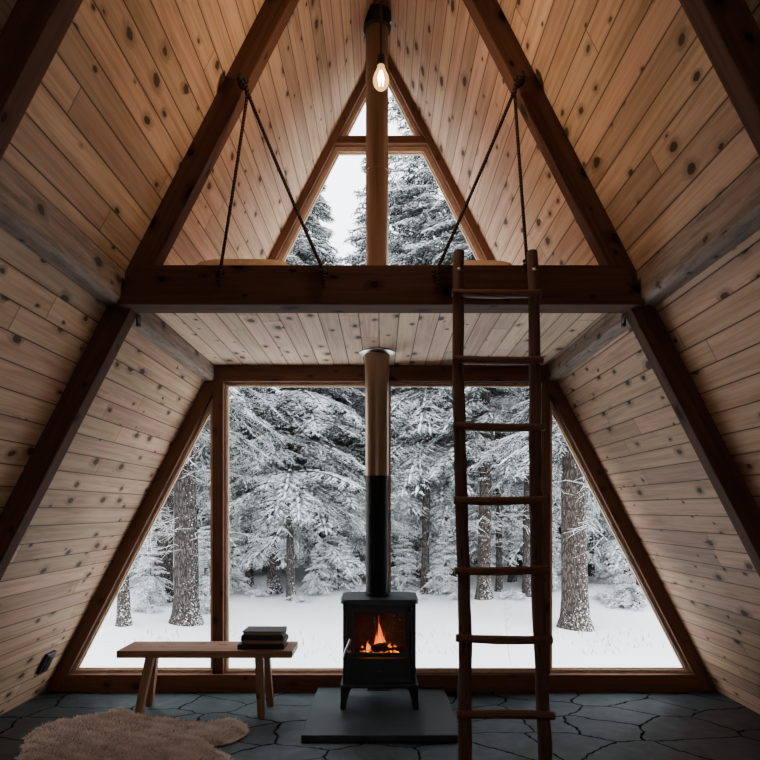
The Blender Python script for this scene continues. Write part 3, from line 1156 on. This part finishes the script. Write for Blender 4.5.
rug = thing('sheepskin_rug', 'fluffy tan sheepskin rug lying on the slate floor at lower left', 'rug', (cen.x, cen.y, 0))
bm = bmesh.new()
low = [bm.verts.new((p.x - cen.x, p.y - cen.y, 0.001)) for p in den]
mid = [bm.verts.new((p.x - cen.x, p.y - cen.y, 0.007)) for p in den]
bm.faces.new(low[::-1])
for i in range(len(den)):
    j = (i + 1) % len(den)
    bm.faces.new((low[i], low[j], mid[j], mid[i]))
tf = bm.faces.new(mid)
bmesh.ops.triangulate(bm, faces=[tf])
obj('hide', bm, M['hide'], rug)
rng = np.random.default_rng(5)
mn, mx_ = poly.min(0), poly.max(0)
NB = 150000
px = rng.uniform(mn[0], mx_[0], NB)
py = rng.uniform(mn[1], mx_[1], NB)
ok = inside(px, py)
px, py = px[ok], py[ok]
ed = edge_dist(px, py)
# clumped direction field
ang = np.sin(px * 23 + 1.3 * np.sin(py * 31)) * 1.0 + np.cos(py * 67 + px * 29) * 1.0 + rng.normal(0, 0.7, len(px))
dx = np.cos(ang) * 0.7 + (px - cen.x) * 0.5
dy = np.sin(ang) * 0.7 + (py - cen.y) * 0.5
ln = rng.uniform(0.028, 0.046, len(px))
hl = np.clip(ed / 0.05, 0.25, 1.0)
zz = 0.004 + 0.022 * hl + 0.004 * np.sin(px * 60) * np.cos(py * 66) * hl
root = np.stack([px - cen.x, py - cen.y, zz * 0.4], 1)
tip = root + np.stack([dx * ln * 0.75, dy * ln * 0.75, zz * 0.6 + ln * (0.35 + 0.35 * rng.random(len(px))) * hl], 1)
midp = (root + tip) / 2 + np.stack([0 * px, 0 * px, 0.010 * hl], 1)
side = np.stack([-dy, dx, 0 * dx], 1)
side /= np.linalg.norm(side, axis=1, keepdims=True) + 1e-9
wd = rng.uniform(0.0018, 0.0032, len(px))[:, None]
V = np.stack([root - side * wd, root + side * wd, midp + side * wd * 0.9, midp - side * wd * 0.9, tip], 1).reshape(-1, 3)
nb = len(px)
base = (np.arange(nb) * 5)[:, None]
quads = base + np.array([[0, 1, 2, 3]])
tris = base + np.array([[3, 2, 4]])
me = bpy.data.meshes.new('wool')
me.vertices.add(len(V)); me.vertices.foreach_set('co', V.ravel())
loops = np.concatenate([quads, tris], 1).ravel()
me.loops.add(len(loops)); me.loops.foreach_set('vertex_index', loops)
starts = np.stack([np.arange(nb) * 7, np.arange(nb) * 7 + 4], 1).ravel()
me.polygons.add(len(starts)); me.polygons.foreach_set('loop_start', starts)
me.update(calc_edges=True)
uvl = me.uv_layers.new(name='UVMap')
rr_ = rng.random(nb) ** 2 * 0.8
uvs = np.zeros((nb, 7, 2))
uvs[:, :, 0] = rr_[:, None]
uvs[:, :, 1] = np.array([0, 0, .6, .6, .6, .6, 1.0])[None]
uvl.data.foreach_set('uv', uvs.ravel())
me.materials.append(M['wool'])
wo = bpy.data.objects.new('wool', me)
COL.objects.link(wo)
wo.parent = rug


# ------------------------------------------------------------------ loft bedding edges
def cushion(name, x0, x1, y0, y1, z0, h, label, cat):
    bm = box(-(x1 - x0) / 2, (x1 - x0) / 2, -(y1 - y0) / 2, (y1 - y0) / 2, 0, h)
    bmesh.ops.subdivide_edges(bm, edges=list(bm.edges), cuts=8, use_grid_fill=True)
    hx, hy = (x1 - x0) / 2, (y1 - y0) / 2
    for v in bm.verts:
        fx, fy = abs(v.co.x) / hx, abs(v.co.y) / hy
        k = (1 - fx ** 4) * (1 - fy ** 4)
        v.co.z *= 0.25 + 0.75 * max(0.0, k) ** 0.5
        v.co.x *= 1 - 0.05 * fy ** 4
    o = obj(name, bm, M['linen'], loc=None, smooth=True)
    o.location = ((x0 + x1) / 2, (y0 + y1) / 2, z0)
    return tag(o, label, cat)


cushion('floor_cushion', -0.92, -0.40, 2.965, 3.28, zc1, 0.108, 'low tan cushion on the loft floor behind the left end of the loft beam', 'cushion')
cushion('floor_cushion', 0.30, 0.66, 2.965, 3.28, zc1, 0.100, 'low tan cushion on the loft floor behind the top of the ladder', 'cushion')

# ------------------------------------------------------------------ outdoors
GZ = -0.5


def gz(x, y):
    return GZ + 0.05 * math.sin(x * 0.9 + 0.4) * math.cos(y * 0.7) + 0.035 * math.sin(x * 2.3 + y * 1.7) + max(0.0, (y - 11)) * 0.028


bm = bmesh.new()
NX, NY = 90, 110
grid = []
for j in range(NY):
    fy = j / (NY - 1)
    y = 4.66 + 60 * fy ** 1.7
    row = []
    for i in range(NX):
        x = (i / (NX - 1) - 0.5) * (14 + 90 * fy)
        row.append(bm.verts.new((x, y, gz(x, y))))
    grid.append(row)
for j in range(NY - 1):
    for i in range(NX - 1):
        bm.faces.new((grid[j][i], grid[j][i + 1], grid[j + 1][i + 1], grid[j + 1][i]))
o = obj('snow_ground', bm, M['snow'], smooth=True)
o['kind'] = 'structure'


def gpt(px_, d):
    x = (px_ - CX) * d / F
    return Vector((x, d, gz(x, d)))


def spindles(P0, P1, W, flat=1.0):
    """thin three sided spindles from P0 to P1; returns verts, tris"""
    P0, P1, W = np.asarray(P0), np.asarray(P1), np.asarray(W)
    d = P1 - P0
    L = np.linalg.norm(d, axis=1, keepdims=True) + 1e-9
    d = d / L
    s = np.cross(d, np.array([0, 0, 1.0]))
    s /= np.linalg.norm(s, axis=1, keepdims=True) + 1e-9
    u = np.cross(s, d)
    m = P0 + (P1 - P0) * 0.42
    w = W[:, None]
    a = m + s * w
    b = m - s * w
    c = m + u * w * flat
    V = np.stack([P0, P1, a, b, c], 1).reshape(-1, 3)
    f = np.array([[0, 2, 3], [0, 4, 2], [0, 3, 4], [1, 3, 2], [1, 2, 4], [1, 4, 3]])
    n = len(P0)
    Fc = (np.arange(n)[:, None, None] * 5 + f[None]).reshape(-1, 3)
    return V, Fc


def foliage_mesh(name, branches_fn, seed, mats):
    r = random.Random(seed)
    groups = {0: ([], [], []), 1: ([], [], []), 2: ([], [], [])}   # needles, snow, twig
    branches_fn(r, groups)
    allV, allF, allM = [], [], []
    off = 0
    for k, (a, b, w) in groups.items():
        if not a:
            continue
        V, Fc = spindles(a, b, w, 0.75 if k == 1 else 1.0)
        allV.append(V); allF.append(Fc + off); allM.append(np.full(len(Fc), k))
        off += len(V)
    V = np.concatenate(allV); Fc = np.concatenate(allF); Mi = np.concatenate(allM)
    me = bpy.data.meshes.new(name)
    me.vertices.add(len(V)); me.vertices.foreach_set('co', V.ravel())
    me.loops.add(Fc.size); me.loops.foreach_set('vertex_index', Fc.ravel())
    me.polygons.add(len(Fc)); me.polygons.foreach_set('loop_start', np.arange(len(Fc)) * 3)
    me.update(calc_edges=True)
    me.polygons.foreach_set('material_index', Mi)
    for m in mats:
        me.materials.append(m)
    return me


def add(gr, a, b, w):
    gr[0].append(tuple(a)); gr[1].append(tuple(b)); gr[2].append(w)


def bough(r, gs, base, az, L, rise, droop, dens=1.0, snow=0.7, wid=0.42):
    """a flat drooping conifer bough with side twigs and twiglets"""
    d = Vector((math.cos(az), math.sin(az), 0))
    s = Vector((-d.y, d.x, 0))
    n = max(4, int(L * 6))
    bend = r.uniform(-0.18, 0.18)

    def pt(t):
        return base + d * (L * t) + s * (bend * L * t * t) + Vector((0, 0, L * (rise * t - droop * t * t)))
    for k in range(n):
        a, b = pt(k / n), pt((k + 1.35) / n)
        add(gs[2], a, b, 0.016 * (1 - 0.6 * k / n) * (0.7 + 0.3 * L))
        if r.random() < snow:
            o_ = Vector((0, 0, 0.016))
            add(gs[1], a + o_, b + o_, r.uniform(0.022, 0.040))
    m = max(6, int(L * 11 * dens))
    for k in range(m):
        t = 0.10 + 0.9 * (k + r.random()) / m
        p = pt(min(t, 1.0))
        for sg in (-1, 1):
            if r.random() < 0.08:
                continue
            tl = L * wid * (1.05 - t) ** 0.7 * r.uniform(0.6, 1.1) + 0.07
            f = r.uniform(0.45, 0.95)
            v = (d * f + s * sg).normalized()
            dn = r.uniform(0.25, 0.75) * droop * 1.7
            q = p + v * tl + Vector((0, 0, -dn * tl))
            add(gs[0], p, q, r.uniform(0.012, 0.020))
            if r.random() < snow:
                o_ = Vector((0, 0, r.uniform(0.012, 0.024)))
                t0, t1 = r.uniform(0, 0.3), r.uniform(0.6, 1.0)
                add(gs[1], p.lerp(q, t0) + o_, p.lerp(q, t1) + o_, r.uniform(0.011, 0.027))
            c = max(2, int(tl * 15 * dens))
            for j in range(c):
                tt = 0.2 + 0.8 * (j + r.random()) / c
                a = p.lerp(q, tt)
                for s2 in (-1, 1):
                    w2 = (v * 0.8 + v.cross(Vector((0, 0, 1))) * s2).normalized()
                    l2 = tl * 0.34 * (1.15 - tt) + 0.04
                    add(gs[0], a, a + w2 * l2 + Vector((0, 0, -l2 * r.uniform(0.1, 0.9))), r.uniform(0.008, 0.014))
                if r.random() < snow * 0.35:
                    a2 = a + Vector((r.uniform(-.03, .03), r.uniform(-.03, .03), 0.012))
                    add(gs[1], a2 - v * 0.05, a2 + v * 0.06, r.uniform(0.009, 0.020))


def bare_limb(r, gs, base, d, L, depth, w):
    """bare crooked snow topped limb"""
    n = max(3, int(L / 0.12))
    p = Vector(base)
    d = Vector(d).normalized()
    for k in range(n):
        d = (d + Vector((r.uniform(-.14, .14), r.uniform(-.14, .14), r.uniform(-.15, .08)))).normalized()
        q = p + d * (L / n)
        ww = w * (1 - 0.7 * k / n)
        add(gs[2], p - d * 0.03, q + d * 0.03, ww)
        add(gs[1], p - d * 0.02 + Vector((0, 0, ww * 0.9)), q + d * 0.03 + Vector((0, 0, ww * 0.9)), ww * 0.9 + 0.003)
        if depth > 0 and r.random() < 0.75:
            side = d.cross(Vector((r.uniform(-.5, .5), r.uniform(-.5, .5), 1))).normalized() * r.choice((-1, 1))
            bare_limb(r, gs, q, d * 0.7 + side + Vector((0, 0, r.uniform(-.5, .2))), L * r.uniform(0.3, 0.55), depth - 1, ww * 0.6)
        p = q


def spruce_fn(h, z0, rad, whorl=0.26, per=6, dens=1.0, snow=0.7, power=0.85, limbs=0):
    def fn(r, gs):
        z = z0
        while z < h - 0.05:
            f = (z - z0) / (h - z0)
            L = rad * (1 - f) ** power + 0.10
            if f < 0.12:
                L *= 0.72 + f * 2.3
            for k in range(per if L > 0.5 else 4):
                az = r.uniform(0, 2 * PI)
                bough(r, gs, Vector((0, 0, z + r.uniform(-.1, .1))), az, L * r.uniform(0.7, 1.1), r.uniform(0.0, 0.25) + 0.25 * f, r.uniform(0.35, 0.62) * (1.1 - 0.5 * f), dens, snow)
            z += whorl * (0.75 + 0.5 * r.random()) * (0.65 + 0.55 * (1 - f))
        add(gs[0], (0, 0, h - 0.5), (0, 0, h + 0.12), 0.03)
        for k in range(limbs):
            az = r.uniform(0, 2 * PI)
            zz = r.uniform(z0 * 0.4, z0 + 2.0)
            bare_limb(r, gs, (0, 0, zz), (math.cos(az), math.sin(az), r.uniform(-.1, .35)), r.uniform(0.7, 1.6), 2, 0.014)
    return fn


def shrub_fn(h, rad):
    def fn(r, gs):
        for k in range(26):
            az = r.uniform(0, 2 * PI)
            t = r.uniform(0.2, 1.0)
            bare_limb(r, gs, (r.uniform(-.1, .1), r.uniform(-.1, .1), 0.0), (math.cos(az) * rad * t, math.sin(az) * rad * t, h * r.uniform(0.5, 1.1)), h * r.uniform(0.6, 1.1), 1, 0.008)
        for k in range(7):
            az = r.uniform(0, 2 * PI)
            bough(r, gs, Vector((0, 0, h * r.uniform(0.15, 0.5))), az, rad * r.uniform(0.6, 1.0), 0.3, 0.5, 1.0, 0.85)
    return fn


def trunk_mesh(name, h, r0, seed, mat, r_top=None, lean=0.0):
    r = random.Random(seed)
    bm = bmesh.new()
    n = 22
    pts, rad = [], []
    rt = r_top if r_top is not None else r0 * 0.12
    ph = r.uniform(0, 6)
    for k in range(n + 1):
        s = (k / n) ** 1.6
        z = -0.12 + (h + 0.12) * s
        flare = 1 + 0.45 * math.exp(-max(0, z) / 0.16)
        pts.append((0.03 * math.sin(z * 0.8 + ph) * min(1, z * 0.5) + lean * z, 0.03 * math.cos(z * 0.7 + ph) * min(1, max(0, z) * 0.5), z))
        rad.append((r0 + (rt - r0) * s) * flare * r.uniform(0.97, 1.03))
    tube(bm, pts, rad, 16)
    # root flare and small stubs
    for k in range(int(h)):
        z = r.uniform(0.5, h * 0.6)
        az = r.uniform(0, 2 * PI)
        rr2 = r0 * 0.8
        a = Vector((math.cos(az) * rr2 * 0.7 + lean * z, math.sin(az) * rr2 * 0.7, z))
        tube(bm, [a, a + Vector((math.cos(az) * 0.12, math.sin(az) * 0.12, 0.03))], [0.014, 0.006], 6)
    bmesh.ops.recalc_face_normals(bm, faces=bm.faces)
    me = bpy.data.meshes.new(name)
    bm.to_mesh(me); bm.free()
    me.materials.append(mat)
    for p in me.polygons:
        p.use_smooth = True
    return me


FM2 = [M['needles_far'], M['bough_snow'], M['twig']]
FM = [M['needles'], M['bough_snow'], M['twig']]
crowns = {
    'near_spruce': foliage_mesh('crown', spruce_fn(8.3, 1.95, 1.75, 0.25, 7, 1.1, 0.95, 0.68), 1, FM),
    'tall_a': foliage_mesh('crown', spruce_fn(13.0, 2.9, 2.1, 0.32, 6, 0.95, 0.85, 0.8, 20), 2, FM),
    'tall_b': foliage_mesh('crown', spruce_fn(14.0, 3.1, 1.9, 0.36, 6, 0.95, 0.85, 0.7, 20), 3, FM),
    'pine': foliage_mesh('crown', spruce_fn(13.0, 2.6, 1.5, 0.40, 5, 0.9, 0.85, 0.55, 26), 4, FM),
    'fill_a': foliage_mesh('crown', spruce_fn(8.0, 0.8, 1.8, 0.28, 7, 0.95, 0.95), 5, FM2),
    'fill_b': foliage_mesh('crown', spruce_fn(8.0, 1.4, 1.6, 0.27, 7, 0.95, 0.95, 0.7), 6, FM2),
    'mid': foliage_mesh('crown', spruce_fn(7.8, 2.3, 1.5, 0.27, 6, 0.85, 0.95, 0.7, 10), 12, FM),
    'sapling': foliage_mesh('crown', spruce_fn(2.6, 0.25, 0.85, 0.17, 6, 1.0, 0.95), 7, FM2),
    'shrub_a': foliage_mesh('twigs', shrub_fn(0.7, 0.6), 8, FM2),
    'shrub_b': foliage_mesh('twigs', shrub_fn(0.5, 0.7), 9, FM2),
}
trunk_cache = {}


def part(name, me, parent, scale=1.0, loc=(0, 0, 0)):
    o = bpy.data.objects.new(name, me)
    COL.objects.link(o)
    o.parent = parent
    o.location = loc
    o.scale = (scale, scale, scale)
    return o


def tree(px_, d, wpx, crown, h, label, rz=0.0, cs=1.0, mat='bark', group=None, kind='snowy_tree', name='snowy_spruce', seed=0, lean=0.0):
    p = gpt(px_, d)
    t = thing(name, label, 'tree', p, group, rz)
    r0 = wpx / F * d / 2
    key = (round(r0, 3), h, mat, lean)
    if key not in trunk_cache:
        trunk_cache[key] = trunk_mesh('trunk', h, r0, seed + int(px_), M[mat], lean=lean)
    part('trunk', trunk_cache[key], t)
    if crown:
        part('crown', crowns[crown], t, cs)
    return t


def depth_for(y):
    # depth whose ground line falls at pixel row y
    lo_d, hi_d = 5.5, 40.0
    for _ in range(50):
        m = (lo_d + hi_d) / 2
        yy = CY + (CAM_Z - (GZ + max(0.0, m - 11) * 0.028)) * F / m
        if yy > y: lo_d = m
        else: hi_d = m
    return lo_d


# named trees: pixel column, pixel row of the base, trunk width in pixels
TR = [
    (186, 621, 25, 'tall_b', 14.0, 'thick snow-flecked trunk outside the left triangular window, nearest there', 0.4, 'bark', 'snowy_pine'),
    (166, 600, 13, 'pine', 12.0, 'thinner dark trunk just left of the thick trunk in the left triangular window', 1.9, 'bark', 'snowy_pine'),
    (124, 627, 12, 'pine', 12.0, 'short-looking trunk at the far left of the left triangular window', 3.1, 'bark_red', 'snowy_pine'),
    (291, 600, 8.5, 'near_spruce', 8.3, 'big snow-laden spruce with a slim trunk in the middle of the left large window', 0.2, 'bark', 'snowy_spruce'),
    (274, 594, 14, 'mid', 8.0, 'dark stout trunk just left of the slim spruce trunk in the left large window', 2.2, 'bark', 'snowy_spruce'),
    (249, 588, 8, 'mid', 7.5, 'dark slim trunk near the left mullion of the left large window', 4.0, 'bark', 'snowy_spruce'),
    (425, 591, 8.5, 'tall_a', 13.0, 'slender dark trunk between the flue and the ladder in the right large window', 1.2, 'bark', 'snowy_spruce'),
    (484, 598, 14, 'tall_b', 14.0, 'stout brown trunk seen between the ladder stiles', 2.6, 'bark_red', 'snowy_pine'),
    (499, 590, 7, 'pine', 13.0, 'slim trunk right of the stout trunk between the ladder stiles', 5.1, 'bark', 'snowy_pine'),
    (527, 596, 9, 'pine', 13.0, 'slim trunk half hidden behind the right ladder stile', 0.9, 'bark', 'snowy_pine'),
    (575, 627, 27, 'tall_a', 14.0, 'thick snow-flecked trunk outside the right triangular window', 3.9, 'bark_red', 'snowy_pine'),
    (591, 577, 6, 'pine', 12.0, 'thin distant trunk just right of the thick trunk in the right triangular window', 2.0, 'bark', 'snowy_pine'),
    (627, 578, 6, 'fill_b', 9.0, 'thin distant trunk at the right edge of the right triangular window', 5.5, 'bark', 'snowy_spruce'),
]
for i, (px_, by_, w_, cr_, h_, lab, rz, mt, nm) in enumerate(TR):
    cs = 1.1 if cr_ == 'near_spruce' else 1.0
    tree(px_, depth_for(by_), w_, cr_, h_, lab, rz, cs, mt, None, name=nm, seed=i * 7)

# broken stem and bush by the right window edge
tree(637, depth_for(605), 7, 'sapling', 1.4, 'thin leaning stem in a snowy bush at the right edge of the window', 0.5, 0.55, 'bark', name='leaning_tree', seed=99, lean=0.08)

# dense background
rf = random.Random(21)
BG = [(316, 13.6), (381, 14.6), (452, 15.2)]
TOPROW = {0: 178, 1: 140}
for d, step in ((14.8, 44), (17.5, 44), (22.0, 40), (29.0, 34)):
    x = 60 + rf.uniform(0, 30)
    while x < 720:
        BG.append((x + rf.uniform(-10, 10), d + rf.uniform(-0.9, 0.9)))
        x += step * rf.uniform(0.75, 1.25)
BL = 'snow-laden spruce in the dense background behind the nearer trunks'
first = {}
for i, (x, d) in enumerate(BG):
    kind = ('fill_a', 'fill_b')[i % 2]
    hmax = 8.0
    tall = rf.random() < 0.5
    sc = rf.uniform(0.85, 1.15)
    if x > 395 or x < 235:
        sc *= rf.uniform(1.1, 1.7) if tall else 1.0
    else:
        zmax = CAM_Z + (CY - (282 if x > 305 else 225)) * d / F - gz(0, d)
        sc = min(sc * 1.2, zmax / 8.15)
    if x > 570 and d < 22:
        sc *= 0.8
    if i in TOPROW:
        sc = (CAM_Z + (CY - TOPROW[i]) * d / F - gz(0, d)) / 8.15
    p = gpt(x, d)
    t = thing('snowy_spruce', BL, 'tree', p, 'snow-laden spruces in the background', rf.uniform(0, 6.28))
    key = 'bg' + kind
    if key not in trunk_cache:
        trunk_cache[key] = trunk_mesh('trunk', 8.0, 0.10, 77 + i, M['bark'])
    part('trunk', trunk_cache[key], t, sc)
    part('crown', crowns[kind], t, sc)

# young firs and shrubs along the edge of the wood
for i, (x, by_, s_, k_) in enumerate(((338, 592, 0.62, 'sapling'), (318, 596, 0.42, 'sapling'), (232, 596, 0.5, 'sapling'), (150, 604, 0.5, 'sapling'), (205, 602, 0.55, 'sapling'),
                                      (404, 588, 0.5, 'sapling'), (446, 592, 0.55, 'sapling'), (548, 590, 0.6, 'sapling'), (608, 584, 0.45, 'sapling'))):
    p = gpt(x, depth_for(by_))
    t = thing('young_fir', 'small snow-covered young fir at the edge of the wood', 'young tree', p, 'young firs at the edge of the wood', i * 1.3)
    part('crown', crowns['sapling'], t, s_)
    if 'sap' not in trunk_cache:
        trunk_cache['sap'] = trunk_mesh('stem', 2.5, 0.03, 5, M['bark'])
    part('stem', trunk_cache['sap'], t, s_)
for i, (x, by_, s_) in enumerate(((260, 598, 0.5), (300, 601, 0.45), (360, 597, 0.5), (412, 596, 0.5), (462, 598, 0.5), (512, 600, 0.5), (645, 598, 0.9), (628, 606, 0.7), (600, 600, 0.4), (145, 612, 0.5), (205, 612, 0.5))):
    p = gpt(x, depth_for(by_))
    k_ = ('shrub_a', 'shrub_b')[i % 2]
    o = part('snowy_shrub', crowns[k_], None, s_)
    o.location = p
    o.rotation_euler = (0, 0, i * 0.9)
    tag(o, 'low twiggy shrub half buried in snow along the edge of the wood', 'shrub', 'low snowy shrubs along the edge of the wood')


# thin bare sapling behind the ladder
def stem_fn(h, n):
    def fn(r, gs):
        p = Vector((0, 0, -0.05))
        for k in range(8):
            q = p + Vector((r.uniform(-.02, .02), 0, h / 8))
            add(gs[2], p - Vector((0, 0, .02)), q + Vector((0, 0, .02)), 0.007 * (1 - k / 12))
            if k > 1:
                for sg in (-1, 1):
                    if r.random() < 0.7:
                        e = q + Vector((sg * r.uniform(0.08, 0.2), r.uniform(-.05, .05), r.uniform(0.06, 0.16)))
                        add(gs[2], q, e, 0.0045)
                        add(gs[1], q.lerp(e, .2) + Vector((0, 0, .006)), e + Vector((0, 0, .004)), 0.005)
            p = q
    return fn


def tuft_fn(r, gs):
    for k in range(14):
        a = Vector((r.uniform(-.25, .25), r.uniform(-.3, .3), -0.02))
        b = a + Vector((r.uniform(-.1, .1), r.uniform(-.06, .06), r.uniform(0.04, 0.14)))
        add(gs[2], a, b, 0.004)


st = part('bare_sapling', foliage_mesh('bare_sapling', stem_fn(0.85, 8), 31, FM), None)
st.location = gpt(511, 7.3)
tag(st, 'thin bare sapling in the snow seen between the ladder stiles', 'sapling')
tm = foliage_mesh('dry_grass', tuft_fn, 32, FM)
for i, (x, d) in enumerate(((598, 7.9), (590, 8.6), (612, 8.2), (232, 9.4), (305, 8.8), (430, 9.0), (440, 7.8), (150, 8.4), (160, 8.9), (330, 7.9), (640, 9.2), (660, 8.6))):
    o = part('dry_grass', tm, None, 1.0)
    o.location = gpt(x, d)
    o.rotation_euler = (0, 0, i)
    tag(o, 'sparse dry grass stalks poking through the snow', 'grass', 'dry grass stalks in the snow')

# ------------------------------------------------------------------ light
w = bpy.data.worlds.new('overcast')
SC.world = w
w.use_nodes = True
nt = w.node_tree
nt.nodes.clear()
out = nt.nodes.new('ShaderNodeOutputWorld')
bg = nt.nodes.new('ShaderNodeBackground')
bg.inputs[0].default_value = (0.93, 0.965, 1.0, 1)
bg.inputs[1].default_value = 1.15
nt.links.new(bg.outputs[0], out.inputs[0])

# ------------------------------------------------------------------ camera
cd = bpy.data.cameras.new('camera')
cd.sensor_width = 36.0
cd.sensor_fit = 'HORIZONTAL'
cd.lens = F / 760 * 36.0
cd.shift_x = -(CX - 380) / 760
cd.shift_y = (CY - 380) / 760
cd.clip_start = 0.02
cam = bpy.data.objects.new('camera', cd)
COL.objects.link(cam)
cam.location = (0, 0, CAM_Z)
cam.rotation_euler = (PI / 2, 0, 0)
SC.camera = cam

SC.view_settings.view_transform = 'AgX'
SC.view_settings.look = 'None'
SC.view_settings.exposure = 2.52
SC.cycles.max_bounces = 10
SC.cycles.diffuse_bounces = 6
SC.cycles.transparent_max_bounces = 24
SC.cycles.use_denoising = True
SC.cycles.denoiser = 'OPENIMAGEDENOISE'
SC.cycles.denoising_prefilter = 'ACCURATE'
